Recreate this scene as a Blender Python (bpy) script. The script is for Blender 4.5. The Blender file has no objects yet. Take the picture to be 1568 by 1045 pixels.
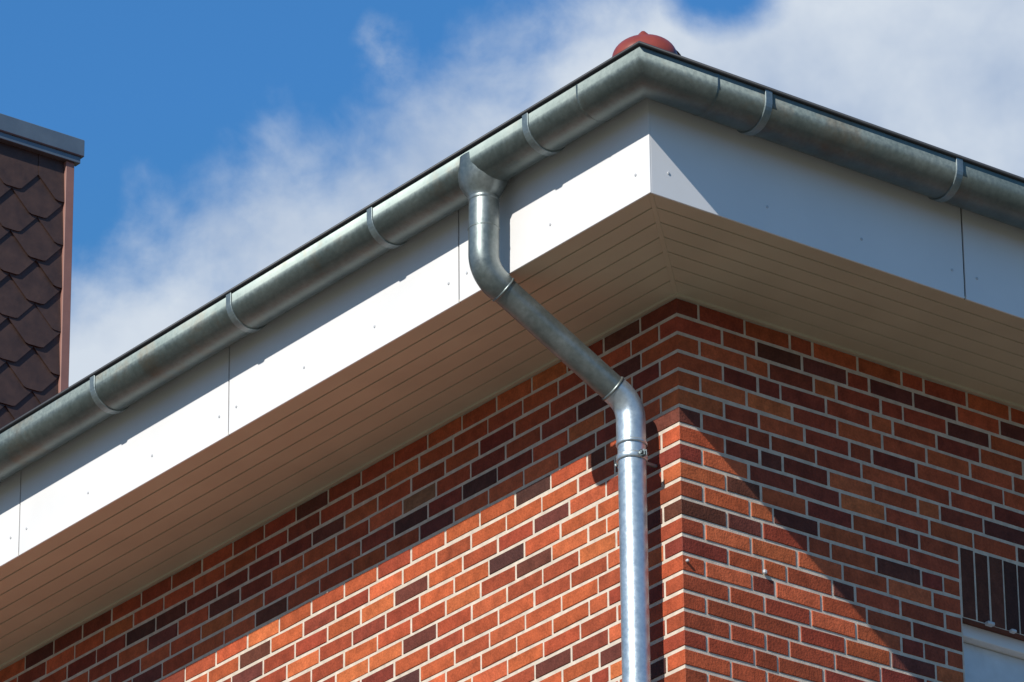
import bpy, math, random
import numpy as np
from math import sin, cos, pi, radians, degrees
from mathutils import Vector, Matrix
random.seed(23)
Z0=11.8            # height of the soffit above the ground
A_=0.698           # eaves overhang
scene=bpy.context.scene
scene.view_settings.view_transform='Standard'
scene.view_settings.look='None'
scene.view_settings.exposure=0

# ------------------------------------------------------------ helpers
def empty(name, loc=(0,0,0)):
    e=bpy.data.objects.new(name,None); e.location=loc
    scene.collection.objects.link(e); return e
def mesh_obj(name, verts, faces, mat=None, parent=None, smooth=False, cols=None):
    me=bpy.data.meshes.new(name); me.from_pydata([tuple(v) for v in verts],[],faces); me.update()
    ob=bpy.data.objects.new(name,me); scene.collection.objects.link(ob)
    if mat: me.materials.append(mat)
    if parent: ob.parent=parent
    if smooth:
        me.polygons.foreach_set('use_smooth',[True]*len(me.polygons))
    if cols is not None:
        at=me.color_attributes.new('Col','FLOAT_COLOR','POINT')
        at.data.foreach_set('color',np.array(cols,dtype=np.float32).ravel())
    return ob
class MB:
    def __init__(s): s.v=[];s.f=[];s.c=[]
    def add(s,vs,fs,col=None):
        b=len(s.v); s.v+= [tuple(v) for v in vs]; s.f+=[tuple(i+b for i in f) for f in fs]
        if col is not None: s.c+=[col]*len(vs)
    def box(s,a,b,col=None):
        x0,x1=sorted((a[0],b[0]));y0,y1=sorted((a[1],b[1]));z0,z1=sorted((a[2],b[2]))
        s.add([(x0,y0,z0),(x1,y0,z0),(x1,y1,z0),(x0,y1,z0),(x0,y0,z1),(x1,y0,z1),(x1,y1,z1),(x0,y1,z1)],
          [(0,3,2,1),(4,5,6,7),(0,1,5,4),(1,2,6,5),(2,3,7,6),(3,0,4,7)],col)
    def cbox(s,a,b,c=.003,col=None):
        lo=[min(a[i],b[i]) for i in range(3)];hi=[max(a[i],b[i]) for i in range(3)]
        vs=[];idx={}
        for sx in (0,1):
            for sy in (0,1):
                for sz in (0,1):
                    for k in range(3):
                        p=[]
                        for ax,sg in enumerate((sx,sy,sz)):
                            base=hi[ax] if sg else lo[ax]
                            if ax!=k: base+= -c if sg else c
                            p.append(base)
                        idx[(sx,sy,sz,k)]=len(vs); vs.append(p)
        fs=[]
        for k in range(3):
            o=[i for i in range(3) if i!=k]
            for sg in (0,1):
                q=[]
                for (p1,p2) in ((0,0),(1,0),(1,1),(0,1)):
                    t=[0,0,0];t[k]=sg;t[o[0]]=p1;t[o[1]]=p2
                    q.append(idx[(t[0],t[1],t[2],k)])
                fs.append(q)
        for k in range(3):
            o=[i for i in range(3) if i!=k]
            for p1 in (0,1):
                for p2 in (0,1):
                    t0=[0,0,0];t0[o[0]]=p1;t0[o[1]]=p2;t1=list(t0);t1[k]=1
                    fs.append([idx[(*t0,o[0])],idx[(*t1,o[0])],idx[(*t1,o[1])],idx[(*t0,o[1])]])
        for sx in (0,1):
            for sy in (0,1):
                for sz in (0,1): fs.append([idx[(sx,sy,sz,k)] for k in range(3)])
        s.add(vs,fs,col)
    def obj(s,name,mat,parent=None,smooth=False):
        ob=mesh_obj(name,s.v,s.f,mat,parent,smooth,s.c if s.c else None)
        import bmesh
        bm=bmesh.new(); bm.from_mesh(ob.data); bmesh.ops.recalc_face_normals(bm,faces=bm.faces); bm.to_mesh(ob.data); bm.free()
        return ob

def mat_new(name):
    m=bpy.data.materials.new(name); m.use_nodes=True
    nt=m.node_tree; b=nt.nodes['Principled BSDF']; return m,nt,b
def N(nt,t,**k):
    n=nt.nodes.new(t)
    for a,v in k.items(): setattr(n,a,v)
    return n
def noise(nt,scale,detail=4,rough=.55,vec=None,mapscale=None):
    n=N(nt,'ShaderNodeTexNoise'); n.inputs['Scale'].default_value=scale
    n.inputs['Detail'].default_value=detail; n.inputs['Roughness'].default_value=rough
    tc=N(nt,'ShaderNodeTexCoord'); src=tc.outputs['Object']
    if mapscale:
        mp=N(nt,'ShaderNodeMapping'); mp.inputs['Scale'].default_value=mapscale
        nt.links.new(src,mp.inputs[0]); src=mp.outputs[0]
    nt.links.new(src,n.inputs['Vector']); return n
def ramp(nt,src,stops):
    r=N(nt,'ShaderNodeValToRGB'); cr=r.color_ramp
    while len(cr.elements)>1: cr.elements.remove(cr.elements[-1])
    cr.elements[0].position=stops[0][0]; cr.elements[0].color=stops[0][1]
    for p,c in stops[1:]:
        e=cr.elements.new(p); e.color=c
    nt.links.new(src,r.inputs[0]); return r
def g(v): return (v,v,v,1)
def mix(nt,a,b,fac,mode='MIX'):
    m=N(nt,'ShaderNodeMix',data_type='RGBA',blend_type=mode)
    for s,i in ((a,6),(b,7),(fac,0)):
        if hasattr(s,'links'): nt.links.new(s,m.inputs[i])
        else: m.inputs[i].default_value=s
    return m.outputs[2]
def bump(nt,b,src,strength,dist=.002):
    bp=N(nt,'ShaderNodeBump'); bp.inputs['Strength'].default_value=strength; bp.inputs['Distance'].default_value=dist
    nt.links.new(src,bp.inputs['Height']); nt.links.new(bp.outputs[0],b.inputs['Normal'])

# ------------------------------------------------------------ materials
def m_brick():
    m,nt,b=mat_new('clinker_brick')
    at=N(nt,'ShaderNodeAttribute'); at.attribute_name='Col'
    n1=noise(nt,14,3,.65); n2=noise(nt,90,3,.6)
    c=mix(nt,at.outputs['Color'],ramp(nt,n1.outputs[0],[(.3,g(.5)),(.7,g(1.35))]).outputs[0],.6,'MULTIPLY')
    c=mix(nt,c,ramp(nt,n2.outputs[0],[(.3,g(.68)),(.6,g(1.1))]).outputs[0],.65,'MULTIPLY')
    nt.links.new(c,b.inputs['Base Color']); b.inputs['Roughness'].default_value=.65
    b.inputs['Specular IOR Level'].default_value=.18
    bump(nt,b,n2.outputs[0],.7,.004); return m
def m_simple(name,col,rough=.5,metal=0,nscale=8,var=.12,bstr=.1,bscale=60,spec=.5,ms=None):
    m,nt,b=mat_new(name)
    n=noise(nt,nscale,3,.6,mapscale=ms)
    c=mix(nt,(*col,1),ramp(nt,n.outputs[0],[(.25,g(1-var)),(.75,g(1+var))]).outputs[0],1,'MULTIPLY')
    nt.links.new(c,b.inputs['Base Color']); b.inputs['Metallic'].default_value=metal
    r=ramp(nt,n.outputs[0],[(.2,g(max(0,rough-.07))),(.8,g(min(1,rough+.07)))])
    nt.links.new(r.outputs[0],b.inputs['Roughness']); b.inputs['Specular IOR Level'].default_value=spec
    if bstr:
        nb=noise(nt,bscale,2); bump(nt,b,nb.outputs[0],bstr,.002)
    return m
def m_zinc(name,c1,c2,rough,metal,stain=0):
    m,nt,b=mat_new(name)
    n1=noise(nt,5,4,.65); n2=noise(nt,45,4,.7)
    c=mix(nt,(*c1,1),(*c2,1),ramp(nt,n1.outputs[0],[(.35,g(0)),(.65,g(1))]).outputs[0])
    c=mix(nt,c,ramp(nt,n2.outputs[0],[(.3,g(.84)),(.7,g(1.1))]).outputs[0],1,'MULTIPLY')
    if stain:
        s=noise(nt,3.2,5,.7); f=ramp(nt,s.outputs[0],[(.52,g(0)),(.68,g(stain))])
        c=mix(nt,c,(.15,.10,.055,1),f.outputs[0])
    nt.links.new(c,b.inputs['Base Color']); b.inputs['Metallic'].default_value=metal
    r=ramp(nt,n2.outputs[0],[(.3,g(rough-.06)),(.7,g(rough+.08))]); nt.links.new(r.outputs[0],b.inputs['Roughness'])
    return m
M_brick=m_brick()
M_mortar=m_simple('mortar',(.63,.55,.46),.9,nscale=20,var=.2,bstr=.5,bscale=150,spec=.2)
M_white=m_simple('white_hpl_panel',(.785,.78,.785),.38,nscale=2.5,var=.035,bstr=.02,bscale=8)
M_soffit=m_simple('cream_soffit_board',(.545,.475,.355),.5,nscale=3,var=.07,bstr=.05,bscale=20)
M_gut=m_zinc('weathered_zinc',(.115,.150,.150),(.165,.200,.195),.40,.65,.5)
M_strap=m_zinc('zinc_bracket',(.20,.25,.26),(.27,.32,.33),.45,.6)
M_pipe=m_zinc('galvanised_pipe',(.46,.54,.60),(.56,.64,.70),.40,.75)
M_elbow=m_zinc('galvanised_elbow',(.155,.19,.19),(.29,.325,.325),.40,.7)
M_edge=m_simple('dark_bead',(.02,.024,.03),.5,bstr=0)
M_back=m_simple('dark_joint',(.012,.012,.014),.9,bstr=0,spec=.1)
M_screw=m_simple('white_screw_head',(.55,.56,.58),.35,.1,bstr=0)
M_tile=m_simple('red_clay_tile',(.25,.05,.032),.3,nscale=12,var=.2,bstr=.2)
M_shingle=m_simple('brown_slate_shingle',(.060,.033,.026),.65,nscale=9,var=.35,bstr=.6,bscale=30)
M_trim=m_simple('brown_corner_trim',(.30,.15,.12),.6,bstr=.1)
M_coping=m_simple('grey_coping_metal',(.16,.20,.23),.4,.4,nscale=6,var=.12)
M_glass=m_simple('window_glass',(.03,.04,.05),.08,bstr=0)
M_plaster=m_simple('plain_render',(.35,.3,.27),.9)
M_panel=m_simple('pale_shutter_box',(.62,.67,.72),.45,bstr=.02)
M_pave=m_simple('paving',(.16,.145,.115),.9,nscale=.6,var=.3,bstr=.5)

house=empty('brick_house')
# ------------------------------------------------------------ brick walls
CH=.0833; T=.0668
pal=[((.45,.095,.038),32),((.35,.070,.033),26),((.53,.130,.050),16),((.24,.048,.029),15),((.14,.043,.029),6),((.085,.034,.028),1.5),((.26,.14,.07),.8),((.17,.048,.037),4)]
dark=[((.095,.033,.025),3),((.07,.028,.023),3),((.13,.042,.028),3),((.17,.048,.03),1)]
def pick(p=pal):
    t=random.uniform(0,sum(w for _,w in p))
    for c,w in p:
        t-=w
        if t<=0: break
    k=random.uniform(.82,1.14); return (c[0]*k,c[1]*k*random.uniform(.9,1.12),c[2]*k,1)
nrows=int(Z0/CH)
LW,RW=9.0,9.0
bricks=MB()
def front_brick(mp,s0,s1,z0,z1,col):
    d=random.uniform(-.0012,.0012); c=.0020
    j=lambda: random.uniform(-.0018,.0018)
    a=[j() for _ in range(4)]
    s0+=a[0];s1+=a[1];z0+=a[2];z1+=a[3]
    t0=random.uniform(-.0014,.0014)
    vs=[]
    for (ins,dep) in ((0,-.03),(0,-c+d),(c,d)):
        for i,(s,z) in enumerate(((s0+ins,z0+ins),(s1-ins,z0+ins),(s1-ins,z1-ins),(s0+ins,z1-ins))):
            vs.append(mp(s,dep,z+(t0 if i in (0,3) else -t0)))
    fs=[]
    for L in (0,4):
        for i in range(4):
            k=(i+1)%4; fs.append((L+i,L+k,L+4+k,L+4+i))
    fs.append((8,9,10,11)); bricks.add(vs,fs,col)
mapL=lambda s,d,z:(-s,-d,z)     # s runs left from the corner, d outward
mapR=lambda s,d,z:(d,s,z)
winL=[(2.2,3.5,-4.33,-5.75),(5.2,6.5,-4.33,-5.75),(2.2,3.5,-7.33,-8.75),(5.2,6.5,-7.33,-8.75)]
winR=[(1.54,2.87,-1.083,-2.50),(1.54,2.87,-4.083,-5.50),(1.54,2.87,-7.083,-8.50),(5,6.3,-1.083,-2.5),(5,6.3,-4.083,-5.50)]
HD=(CH-T)/2
def wall(mp,length,wins,first):
    hist=[[],[],[]]
    for r in range(nrows):
        zt=-r*CH-HD; zb=zt-T; zc=(zt+zb)/2
        s=first[r%2]; joints=[]
        blocks=sorted([(w[0]-.008,w[1]+.008) for w in wins if w[3]<zc<w[2]+.333])
        start=True; lastH=False
        while s<length-.05:
            nxt=None
            for b0,b1 in blocks:
                if s<b1-.001: nxt=(b0,b1);break
            if nxt and s>=nxt[0]-.03: s=nxt[1]; start=True; continue
            if start:
                # quarter-bond shift so that perpends never line up from course to course
                L=.175 if r%2 else .2365; start=False
            else:
                cand=[]
                for L_ in (.2365,.1115):
                    e=s+L_+.007
                    cost=random.uniform(0,1.0)+(0 if L_>.2 else .45)+(1.5 if (lastH and L_<.2) else 0)
                    if any(abs(e-p)<.03 for p in hist[-1]): cost+=6
                    if any(abs(e-p)<.02 for p in hist[-2]): cost+=1.2
                    cand.append((cost,L_))
                L=min(cand)[1]
            lastH=L<.12
            e=s+L
            if nxt:
                lim=nxt[0]-.002
                if e>lim-.07: e=lim
            if e>length: e=length
            front_brick(mp,s,e,Z0+zb,Z0+zt,pick())
            joints.append(e+.007); s=e+.014
        hist=hist[1:]+[joints]
    for w in wins:      # soldier course
        n=int(round((w[1]-w[0])/.083)); p=(w[1]-w[0])/n
        for i in range(n):
            s0=w[0]+i*p+.0055
            front_brick(mp,s0,s0+p-.011,Z0+w[2]+.004,Z0+w[2]+.333-.010,pick(dark))
wall(mapL,LW,winL,(.2535,.1285)); wall(mapR,RW,winR,(.1285,.2535))
for r in range(nrows):
    zt=Z0-r*CH-HD; zb=zt-T; c=pick()
    if r%2==0: bricks.cbox((-.24,0,zb),(0,.115,zt),.0025,c)
    else: bricks.cbox((-.115,0,zb),(0,.24,zt),.0025,c)
bricks.obj('brick_courses',M_brick,house)
mort=MB()
def mort_wall(mp,length,wins):
    ss=sorted({0.0+.0035,length}|{w[0] for w in wins}|{w[1] for w in wins})
    zz=sorted({-Z0,0.02}|{w[2] for w in wins}|{w[3] for w in wins})
    for i in range(len(ss)-1):
        for j in range(len(zz)-1):
            sc=(ss[i]+ss[i+1])/2; zc=(zz[j]+zz[j+1])/2
            if any(w[0]<sc<w[1] and w[3]<zc<w[2] for w in wins): continue
            mort.add([mp(s,-.0035,Z0+z) for s,z in ((ss[i],zz[j]),(ss[i+1],zz[j]),(ss[i+1],zz[j+1]),(ss[i],zz[j+1]))],[(0,1,2,3)])
mort_wall(mapL,LW,winL); mort_wall(mapR,RW,winR)
mesh_obj('mortar_bed',mort.v,mort.f,M_mortar,house)
rear=MB(); rear.box((-LW,.3,0),(-LW+.02,RW,Z0)); rear.box((-LW,RW-.02,0),(-.02,RW,Z0)); rear.obj('rear_walls',M_plaster,house)
# windows
fr=MB(); gl=MB(); pn=MB(); rv=MB()
def window(mp,w):
    s0,s1,zt,zb=w; zt+=Z0; zb+=Z0
    def bx(B,a,b): B.cbox(mp(*a),mp(*b),.003)
    bx(fr,(s0,-.17,zt),(s1,-.050,zt-.060)); bx(pn,(s0+.001,-.17,zt-.062),(s1-.001,-.10,zt-.30))
    bx(fr,(s0,-.17,zt-.302),(s1,-.088,zt-.37))
    bx(fr,(s0,-.17,zb),(s1,-.088,zb+.07)); bx(fr,(s0,-.17,zb+.071),(s0+.07,-.088,zt-.371)); bx(fr,(s1-.07,-.17,zb+.071),(s1,-.088,zt-.371))
    m=(s0+s1)/2; bx(fr,(m-.05,-.17,zb+.071),(m+.05,-.09,zt-.371))
    bx(gl,(s0+.06,-.15,zb+.06),(s1-.06,-.135,zt-.36))
    for a,b in (((s0,-.2),(s0,-.004)),((s1,-.2),(s1,-.004))):
        rv.add([mp(a[0],a[1],zb),mp(b[0],b[1],zb),mp(b[0],b[1],zt),mp(a[0],a[1],zt)],[(0,1,2,3)])
    rv.add([mp(s0,-.2,zt),mp(s1,-.2,zt),mp(s1,-.004,zt),mp(s0,-.004,zt)],[(0,1,2,3)])
    bx(fr,(s0-.03,-.09,zb-.03),(s1+.03,.04,zb-.002))
for w in winL: window(mapL,w)
for w in winR: window(mapR,w)
fr.obj('window_frames',M_white,house); gl.obj('window_panes',M_glass,house); pn.obj('shutter_boxes',M_panel,house)
mesh_obj('window_reveals',rv.v,rv.f,m_simple('reveal_brick',(.12,.04,.03),.8),house)

# ------------------------------------------------------------ eaves (swept, mitred on the corner)
XL=-LW-A_; YR=RW+A_
def sweep(name,prof,mat,parent,xl=XL,yr=YR,smooth=False,closed=False,sub=1):
    vs=[];fs=[];n=len(prof)
    for o,z in prof: vs.append((xl,-o,Z0+z))
    for o,z in prof: vs.append((o,-o,Z0+z))
    for o,z in prof: vs.append((o,yr,Z0+z))
    m=n if closed else n-1
    for L in (0,1):
        for i in range(m):
            k=(i+1)%n; fs.append((L*n+i,L*n+k,(L+1)*n+k,(L+1)*n+i))
    return mesh_obj(name,vs,fs,mat,parent,smooth)
prof=[(-.02,.006),(.012,.006)]
o=.012
while o<A_-.02:
    e=min(o+.098,A_-.006)
    prof+=[(o+.003,.004),(e-.006,.004),(e-.003,.015),(e,.015),(e+.0005,.006)]
    o=e
prof=[p for p in prof if p[0]<=A_-.004]
sweep('soffit_boards',prof,M_soffit,house)
sweep('soffit_wall_trim',[(.0,-.006),(.018,-.006),(.02,.006),(.0,.01)],M_soffit,house)
q=.006
ms=MB(); ms.add([(.01+q,-.01+q,Z0+.001),(.01-q,-.01-q,Z0+.001),(A_-.012-q,-A_+.012-q,Z0+.001),(A_-.012+q,-A_+.012+q,Z0+.001),
 (.01+q*1.3,-.01+q*1.3,Z0+.006),(.01-q*1.3,-.01-q*1.3,Z0+.006),(A_-.012-q*1.3,-A_+.012-q*1.3,Z0+.006),(A_-.012+q*1.3,-A_+.012+q*1.3,Z0+.006)],
 [(0,1,2,3),(0,3,7,4),(1,2,6,5),(0,1,5,4),(3,2,6,7)]); ms.obj('soffit_mitre_strip',M_soffit,house)
sweep('fascia_backing',[(A_-.02,.02),(A_-.011,.004),(A_-.0105,.50),(A_-.05,.52)],M_back,house)
pan=MB(); scr=MB()
def screw(p,ax):
    r=.0068; n=12; vs=[];fs=[]
    for k,(rr,d) in enumerate(((r,0),(r*.9,.0025),(r*.4,.0035))):
        for i in range(n):
            a=2*pi*i/n
            if ax=='y': vs.append((p[0]+rr*cos(a),p[1]-d,p[2]+rr*sin(a)))
            else: vs.append((p[0]+d,p[1]+rr*cos(a),p[2]+rr*sin(a)))
    for L in (0,1):
        for i in range(n):
            k=(i+1)%n; fs.append((L*n+i,L*n+k,(L+1)*n+k,(L+1)*n+i))
    fs.append(tuple(range(2*n,3*n))); scr.add(vs,fs)
jl=[A_,-.588,-2.285,-3.985,-5.68,-7.38,XL]; G=.0046
for a,b in zip(jl[:-1],jl[1:]):
    a2=a if a==A_ else a-G
    pan.cbox((b+G,-A_,Z0),(a2,-A_+.008,Z0+.50),.001)
    xs=[A_-.09,.042,-.53] if a==A_ else [a-.07,a-.60,a-1.12,a-1.635]
    for x in xs:
        for z in (.115,.44): screw((x,-A_,Z0+z),'y')
jr=[-A_+.0085,1.0,2.7,4.4,6.1,7.8,YR]
for i,(a,b) in enumerate(zip(jr[:-1],jr[1:])):
    pan.cbox((A_-.008,a+(0 if i==0 else G),Z0),(A_,b-G,Z0+.50),.001)
    ys=[-.60,-.08,.43,.93] if i==0 else [a+.07,a+.60,a+1.12,a+1.635]
    for y in ys:
        for z in (.115,.44): screw((A_,y,Z0+z),'x')
pan.obj('fascia_panels',M_white,house); scr.obj('fascia_screws',M_screw,house)

# small wall plugs
wp=MB()
for (y,z,h) in ((.436,-1.148,.010),(.02,-1.20,.006)):
    wp.cbox((0,y-h,Z0+z-h),(.014,y+h,Z0+z+h),h*.5)
wp.cbox((.002,1.66,Z0-1.095),(.03,1.70,Z0-1.078),.004); wp.cbox((.002,1.80,Z0-1.095),(.025,1.83,Z0-1.08),.004)
wp.obj('wall_plugs',M_screw,house)

# ------------------------------------------------------------ roof
tp=math.tan(radians(30)); rz=.535; ro=A_+.13
hx=(RW+2*ro)/2
roof=MB()
def roof_h(o): return rz+(ro-o)*tp
def slope(mp,s_lo,s_hi,depth,trim):
    vs=[];fs=[];rows=int(depth/.34)
    ns=int((s_hi-s_lo)/.05)
    for r in range(rows):
        d0=r*.34; d1=min((r+1)*.34+.02,depth)
        base=len(vs)
        for d,l in ((d0,.03),(d1,0.0)):
            for i in range(ns+1):
                s=s_lo+(s_hi-s_lo)*i/ns
                lo,hi=trim(d); s=min(max(s,lo),hi)
                vs.append(mp(s,ro-d,rz+d*tp+l+.018*sin(2*pi*s/.22)))
        for i in range(ns): fs.append((base+i,base+i+1,base+ns+2+i,base+ns+1+i))
    return vs,fs
v,f=slope(lambda s,o,z:(s,-o,Z0+z),-LW-ro,ro,hx,lambda d:(-LW-ro+d,ro-d)); roof.add(v,f)
v,f=slope(lambda s,o,z:(o,s,Z0+z),-ro,RW+ro,hx,lambda d:(-ro+d,RW+ro-d)); roof.add(v,f)
ob=mesh_obj('roof_tiles',roof.v,roof.f,M_tile,house,True)
rs=MB(); top=rz+hx*tp+Z0; rb=rz+Z0
rs.add([(-LW-ro,-ro,rb),(-LW-ro,RW+ro,rb),(ro,RW+ro,rb),(-ro*0-LW/2-.0,RW/2,top)],[(0,1,3),(1,2,3)]); mesh_obj('rear_roof_slopes',rs.v,rs.f,M_tile,house)
sweep('roof_underlay',[(A_-.02,.50),(ro-.01,.505),(ro-.01,.53),(0.2,rz+(ro-.2)*tp-.03)],M_edge,house)
hip=MB(); hdir=Vector((-1,1,tp)).normalized()
side=Vector((1,1,0)).normalized(); upv=side.cross(hdir); upv=upv if upv.z>0 else -upv
start=Vector((ro-.11,-(ro-.10),Z0+roof_h(ro-.10)+.0))
def hiptile(p,L,r0,r1,dome):
    vs=[];fs=[];n=24;rings=[]
    if dome:
        for k in range(9):
            t=pi/2*k/8; rings.append((-.10*cos(t)+0,r0*sin(t) if k else .001))
        rings[-1]=(0,r0)
    else: rings.append((0,r0))
    rings.append((L,r1))
    for d,r in rings:
        for i in range(n+1):
            a=pi*i/n*1.1-.05*pi
            vs.append(p+hdir*d+side*(r*1.0*cos(a))+upv*(r*.74*sin(a)))
    for j in range(len(rings)-1):
        for i in range(n): fs.append((j*(n+1)+i,j*(n+1)+i+1,(j+1)*(n+1)+i+1,(j+1)*(n+1)+i))
    hip.add(vs,fs)
hiptile(start,.38,.135,.115,True)
for i in range(1,17): hiptile(start+hdir*(.36*i)+upv*.004,.38,.128,.11,False)
kn=start+upv*.092
vs=[];fs=[];n=12
for (r,h) in ((.026,0),(.018,.010),(.006,.020)):
    for i in range(n): vs.append(kn+side*(r*cos(2*pi*i/n))+hdir*(r*sin(2*pi*i/n))+upv*h)
for L in (0,1):
    for i in range(n):
        q=(i+1)%n; fs.append((L*n+i,L*n+q,(L+1)*n+q,(L+1)*n+i))
fs.append(tuple(range(2*n,3*n))); hip.add(vs,fs)
hip.obj('hip_tiles',M_tile,house,True)

# ------------------------------------------------------------ gutter
gut=empty('rain_gutter')
GR=.100; gc=A_+.112; gz=.470; LIP=.521
def gprof(extra=0,top=True,n=22):
    pr=[]
    if top: pr.append((gc+GR+extra,LIP))
    for i in range(n+1):
        a=-pi*i/n
        pr.append((gc+(GR+extra)*cos(a),gz+(GR+extra)*sin(a)))
    if top: pr.append((gc-GR-extra*.2,LIP))
    return pr
GX,GY=XL-.1,YR+.1
sweep('gutter_trough',gprof(),M_gut,gut,GX,GY,True)
sweep('gutter_inside',gprof(-.0015),M_gut,gut,GX,GY,True)
bead=[(gc+GR+.002+.010*cos(2*pi*i/12),LIP+.0105*sin(2*pi*i/12)) for i in range(12)]
sweep('gutter_bead',bead,M_edge,gut,GX,GY,True,closed=True)
def band(name,center,width,extra,mat,side_='L',bevel=True):
    pr=gprof(extra); pin=gprof(.0002)
    vs=[];fs=[];n=len(pr)
    w=width/2; c=min(.002,extra*.5); pm=gprof(extra-c)
    for (dw,P) in ((-w,pin),(-w,pm),(-w+c,pr),(w-c,pr),(w,pm),(w,pin)):
        for o,z in P:
            vs.append((center+dw,-o,Z0+z) if side_=='L' else (o,center+dw,Z0+z))
    for L in range(5):
        for i in range(n-1): fs.append((L*n+i,L*n+i+1,(L+1)*n+i+1,(L+1)*n+i))
    return mesh_obj(name,vs,fs,mat,gut)
for i,x in enumerate([.158,-.93,-1.98,-3.06,-4.14,-5.22,-6.3,-7.38,-8.46]):
    band('bracket',x,.038,.007,M_strap,'L')
for i,y in enumerate([-.237,.803,1.86,2.92,3.98,5.04,6.1,7.16,8.2]):
    band('bracket',y,.038,.007,M_strap,'R')
for x in (.50,-5.6): band('solder_seam',x,.012,.0012,M_gut,'L')
for y in (-.50,2.45,5.4): band('solder_seam',y,.012,.0012,M_gut,'R')

# ------------------------------------------------------------ downpipe
dp=empty('downpipe')
def fillet(pts,rads,n=10):
    out=[Vector(pts[0])]
    for i in range(1,len(pts)-1):
        p=Vector(pts[i]);a=(Vector(pts[i-1])-p).normalized();b=(Vector(pts[i+1])-p).normalized()
        ang=a.angle(b); t=rads[i-1]/math.tan(ang/2)
        s=p+a*t;e=p+b*t
        bis=(a+b).normalized(); c=p+bis*(rads[i-1]/sin(ang/2))
        va=s-c;vb=e-c;tot=va.angle(vb);axis=va.cross(vb).normalized()
        for k in range(n+1): out.append(c+Matrix.Rotation(tot*k/n,3,axis)@va)
    out.append(Vector(pts[-1])); return out
def tube(name,path,rad,mat,parent,n=40,cap=False):
    vs=[];fs=[]
    ref=Vector((1,0,0)); m=len(path)
    for i,p in enumerate(path):
        t=((path[min(i+1,m-1)]-path[max(i-1,0)])).normalized()
        u=(ref-t*ref.dot(t)).normalized(); v=t.cross(u)
        r=rad[i] if isinstance(rad,(list,tuple)) else rad
        for k in range(n):
            a=2*pi*k/n; vs.append(p+u*(r*cos(a))+v*(r*sin(a)))
    for i in range(m-1):
        for k in range(n):
            q=(k+1)%n; fs.append((i*n+k,i*n+q,(i+1)*n+q,(i+1)*n+k))
    if cap: fs.append(tuple(range(n))); fs.append(tuple((m-1)*n+k for k in range(n)))
    return mesh_obj(name,vs,fs,mat,parent,True)
PR=.0590; ER=.0645; YW=-.130; YG=-gc
A=Vector((-.262,YG,Z0+.37)); B=Vector((-.268,YG,Z0-.015)); C=Vector((-.160,YW,Z0-.475)); D=Vector((-.156,YW,Z0-.66)); E=Vector((-.156,YW,.05))
dBC=(C-B).normalized(); full=fillet([A,B,C,D],[.15,.13],12)
up=full[:14]; lo=full[14:-1]
b_end=up[-1]+dBC*.03; c_st=lo[0]-dBC*.03; 
path=[up[0],up[0]+Vector((0,0,-.09))]+up[1:]+[b_end]
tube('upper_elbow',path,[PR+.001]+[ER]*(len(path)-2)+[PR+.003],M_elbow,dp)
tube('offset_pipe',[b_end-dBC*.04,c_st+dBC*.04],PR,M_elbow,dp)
tube('lower_elbow',[c_st]+lo+[Vector((lo[-1].x,lo[-1].y,Z0-.655))],PR+.003,M_pipe,dp)
tube('straight_pipe',[Vector((D.x,D.y,Z0-.64)),E],PR,M_pipe,dp)
def ring(name,p,axis,h,r0,mat,fl=.0):
    axis=axis.normalized()
    tube(name,[p-axis*h/2-axis*.0005,p-axis*h/2,p-axis*(h/2-.004),p+axis*(h/2-.004),p+axis*h/2,p+axis*(h/2+.0005)],[r0-.003,r0,r0+.003,r0+.003,r0,r0-.003],mat,dp)
zv=Vector((0,0,1))
ring('socket_bead',Vector((A.x,A.y,Z0+.315)),zv,.022,PR+.003,M_elbow)
ring('socket_bead',Vector((A.x-.003,A.y,Z0+.18)),zv,.008,ER,M_elbow)
ring('socket_bead',b_end,dBC,.012,PR+.003,M_elbow)
ring('socket_bead',c_st,dBC,.012,PR+.003,M_elbow)
ring('socket_bead',Vector((D.x,D.y,Z0-.66)),zv,.016,PR+.004,M_pipe)
CZ=.725
for k in range(5): ring('pipe_clamp',Vector((D.x,D.y,Z0-CZ-2.2*k)),zv,.028,PR+.004,M_pipe)
cl=MB()
for k in range(5):
    z=Z0-CZ-2.2*k
    for (sx) in (1,-1):
        cl.cbox((D.x+sx*(PR+.004),D.y-.008,z-.013),(D.x+sx*(PR+.032),D.y-.003,z+.013),.001)
        cl.cbox((D.x+sx*(PR+.004),D.y+.003,z-.013),(D.x+sx*(PR+.032),D.y+.008,z+.013),.001)
    cl.cbox((D.x-.006,D.y+PR,z-.006),(D.x+.006,.02,z+.006),.001)
cl.obj('clamp_ears',M_strap,dp)
for k in range(5):
    z=Z0-CZ-2.2*k
    for sx in (1,-1):
        q=Vector((D.x+sx*(PR+.021),D.y,z))
        tube('clamp_bolt',[q+Vector((0,-.018,0)),q+Vector((0,.018,0))],.006,M_strap,dp,10,True)
        tube('clamp_bolt_head',[q+Vector((0,-.020,0)),q+Vector((0,-.011,0))],.0105,M_strap,dp,6,True)
def outlet():
    vs=[];fs=[];n=48
    lev=[(.500,.118,GR+.004),(.47,.122,GR+.005),(.43,.124,GR*.97+.007),(.395,.116,.096),(.365,.098,.083),(.340,.076,.070),(.325,PR+.005,PR+.005),(.300,PR+.004,PR+.004)]
    for z,a,b in lev:
        for k in range(n):
            t=2*pi*k/n; vs.append((A.x+a*cos(t),YG+b*sin(t),Z0+z))
    for j in range(len(lev)-1):
        for k in range(n):
            q=(k+1)%n; fs.append((j*n+k,j*n+q,(j+1)*n+q,(j+1)*n+k))
    return mesh_obj('gutter_outlet',vs,fs,M_elbow,dp,True)
outlet()

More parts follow.
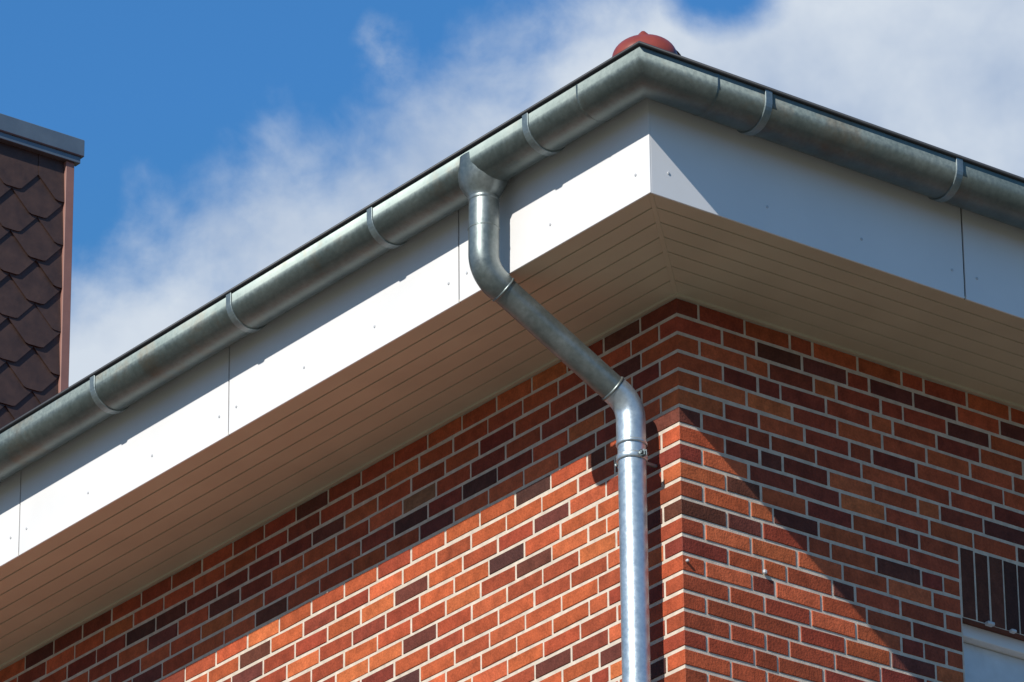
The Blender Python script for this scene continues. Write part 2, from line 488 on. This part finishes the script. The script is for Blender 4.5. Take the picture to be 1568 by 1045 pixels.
# ------------------------------------------------------------ neighbour clad in shingles
nb=empty('shingle_clad_building')
body=MB(); NX=-10.0; NY=3.40
body.box((NX-7,-4,0),(NX-.03,NY-.01,Z0+5.72)); body.obj('walls',M_plaster,nb)
sh=MB()
W=.38; EX=.147; row=0; z=Z0+5.72
while z>Z0-1:
    off=(row%2)*W/2; y=NY-.05-off+W
    while y>-4:
        zt=z+.02; zb=z-EX-.16
        pts=[(-W/2+.002,zt),(W/2-.002,zt),(W/2-.002,zb+.14),(.065,zb+.006),(.045,zb),(-.045,zb),(-.065,zb+.006),(-W/2+.002,zb+.14)]
        pp=[]
        for (dy,zz) in pts:
            yy=min(y+dy,NY-.05); pp.append((yy,zz))
        if pp[0][0]<NY-.051:
            jx=random.uniform(0,.004)
            fx=lambda zz:NX-.02+.022*(zt-zz)/(zt-zb)+.002*(row%2)+jx
            fr_=[(fx(zz)+.006,yy,zz) for yy,zz in pp]; bk=[(fx(zz)-.002,yy,zz) for yy,zz in pp]
            nn=len(pp)
            sh.add(fr_+bk,[tuple(range(nn))]+[(i,(i+1)%nn,nn+(i+1)%nn,nn+i) for i in range(nn)])
        y-=W
    z-=EX; row+=1
sh.obj('shingles',M_shingle,nb)
t=MB(); t.cbox((NX-.06,NY-.05,0),(NX+.018,NY+.012,Z0+5.70),.003); t.obj('corner_trim',M_trim,nb)
t=MB(); t.cbox((NX-7.1,-4.1,Z0+5.745),(NX+.05,NY+.065,Z0+5.865),.006); t.cbox((NX-.02,-4.05,Z0+5.70),(NX+.035,NY+.045,Z0+5.747),.003); t.obj('coping',M_coping,nb)

# ------------------------------------------------------------ ground
mesh_obj('ground',[(-600,-600,0),(600,-600,0),(600,600,0),(-600,600,0)],[(0,1,2,3)],m_simple('ground_soil_grass',(.09,.09,.045),.95,nscale=.15,var=.4))
mesh_obj('paved_yard',[(-14,-22,.004),(25,-22,.004),(25,14,.004),(-14,14,.004)],[(0,1,2,3)],M_pave)

# ------------------------------------------------------------ light
S=Vector((.32,-1,.735)).normalized()
sun=bpy.data.lights.new('sun','SUN'); sun.energy=5.0; sun.angle=radians(.53); sun.color=(1,.95,.86)
so=bpy.data.objects.new('sun',sun); so.rotation_euler=S.to_track_quat('Z','Y').to_euler(); scene.collection.objects.link(so)
elev=math.asin(S.z); rot=math.atan2(S.x,S.y)
wd=bpy.data.worlds.new('World'); scene.world=wd; wd.use_nodes=True; nt=wd.node_tree; nt.nodes.clear()
out=N(nt,'ShaderNodeOutputWorld'); bg=N(nt,'ShaderNodeBackground'); bg.inputs[1].default_value=.065
sky=N(nt,'ShaderNodeTexSky',sky_type='NISHITA'); sky.sun_disc=False; sky.sun_elevation=elev; sky.sun_rotation=rot
sky.air_density=1; sky.dust_density=.2; sky.ozone_density=3
tc=N(nt,'ShaderNodeTexCoord'); sp=N(nt,'ShaderNodeSeparateXYZ'); nt.links.new(tc.outputs['Generated'],sp.inputs[0])
def M(op,a,b=0,c=0,clamp=False):
    n=N(nt,'ShaderNodeMath',operation=op,use_clamp=clamp)
    for i,s in enumerate((a,b,c)):
        if hasattr(s,'links'): nt.links.new(s,n.inputs[i])
        else: n.inputs[i].default_value=s
    return n.outputs[0]
az=M('ARCTAN2',sp.outputs[1],M('MULTIPLY',sp.outputs[0],-1)); el=M('ARCSINE',sp.outputs[2])
U=M('MULTIPLY',M('SUBTRACT',az,.657),10.05); V=M('MULTIPLY',M('SUBTRACT',el,.4358),11.087)
cv=N(nt,'ShaderNodeCombineXYZ'); nt.links.new(U,cv.inputs[0]); nt.links.new(V,cv.inputs[1])
def wn(scale,det,rough,off,dist=0):
    mp=N(nt,'ShaderNodeMapping'); mp.inputs['Location'].default_value=off; nt.links.new(cv.outputs[0],mp.inputs[0])
    n=N(nt,'ShaderNodeTexNoise'); n.inputs['Scale'].default_value=scale; n.inputs['Detail'].default_value=det; n.inputs['Roughness'].default_value=rough; n.inputs['Distortion'].default_value=dist
    nt.links.new(mp.outputs[0],n.inputs['Vector']); return n.outputs[0]
n1=wn(4.2,6,.55,(11.1,4.7,0),.15); n2=wn(2.2,5,.55,(7.3,2.2,0)); n3=wn(9,5,.6,(2.3,8.2,0))
d=M('SUBTRACT',M('MULTIPLY_ADD',U,.5,.545),V)
d=M('ADD',d,M('MULTIPLY',M('MAXIMUM',M('SUBTRACT',U,.0),0),.25))
d=M('MINIMUM',d,.36)
def blob(u,v,ru,rv):
    a=M('DIVIDE',M('SUBTRACT',U,u),ru); b=M('DIVIDE',M('SUBTRACT',V,v),rv)
    r=M('ADD',M('MULTIPLY',a,a),M('MULTIPLY',b,b)); return M('SUBTRACT',1,r,clamp=True)
d=M('SUBTRACT',d,M('MULTIPLY',blob(.47,.66,.17,.11),.40))
d=M('ADD',d,M('MULTIPLY',M('MULTIPLY',blob(-.26,.59,.09,.13),n3),.36))
far=M('SUBTRACT',M('MAXIMUM',M('ABSOLUTE',U),M('ABSOLUTE',V)),1.8); far=M('MULTIPLY',far,.5,clamp=True)
d=M('SUBTRACT',d,M('MULTIPLY',far,.55))
dens=M('ADD',d,M('MULTIPLY',M('SUBTRACT',n1,.5),.58))
mr=N(nt,'ShaderNodeMapRange',interpolation_type='SMOOTHSTEP'); mr.inputs[1].default_value=-.14; mr.inputs[2].default_value=.20; mr.inputs[4].default_value=.93
nt.links.new(dens,mr.inputs[0])
cc=ramp(nt,n2,[(.34,(6.4,7.9,10.4,1)),(.62,(10.6,11.6,12.8,1))])
skyc=mix(nt,sky.outputs[0],(.85,1.85,2.5,1),1.0,'MULTIPLY')
skyc=mix(nt,skyc,(2.6,4.8,8.6,1),1.0,'DARKEN')      # keeps the haze near the horizon from washing out the deep blue
fin=mix(nt,skyc,cc.outputs[0],mr.outputs[0])
nt.links.new(fin,bg.inputs[0]); nt.links.new(bg.outputs[0],out.inputs[0])

# ------------------------------------------------------------ camera
Ac,th,ro_,f_=radians(37.654),radians(24.967),radians(-.606),8692.0
v=Vector((-cos(Ac),sin(Ac),0)); r=Vector((sin(Ac),cos(Ac),0)); w=cos(th)*v+Vector((0,0,sin(th))); u=-sin(th)*v+Vector((0,0,cos(th)))
r2=cos(ro_)*r+sin(ro_)*u; u2=-sin(ro_)*r+cos(ro_)*u
cam=bpy.data.cameras.new('camera'); co=bpy.data.objects.new('camera',cam); scene.collection.objects.link(co)
mw=Matrix((( r2.x,u2.x,-w.x,16.609),(r2.y,u2.y,-w.y,-13.688),(r2.z,u2.z,-w.z,-10.216+Z0),(0,0,0,1)))
co.matrix_world=mw
cam.sensor_width=36; cam.lens=f_/1568*36; cam.clip_start=.5; cam.clip_end=3000
scene.camera=co
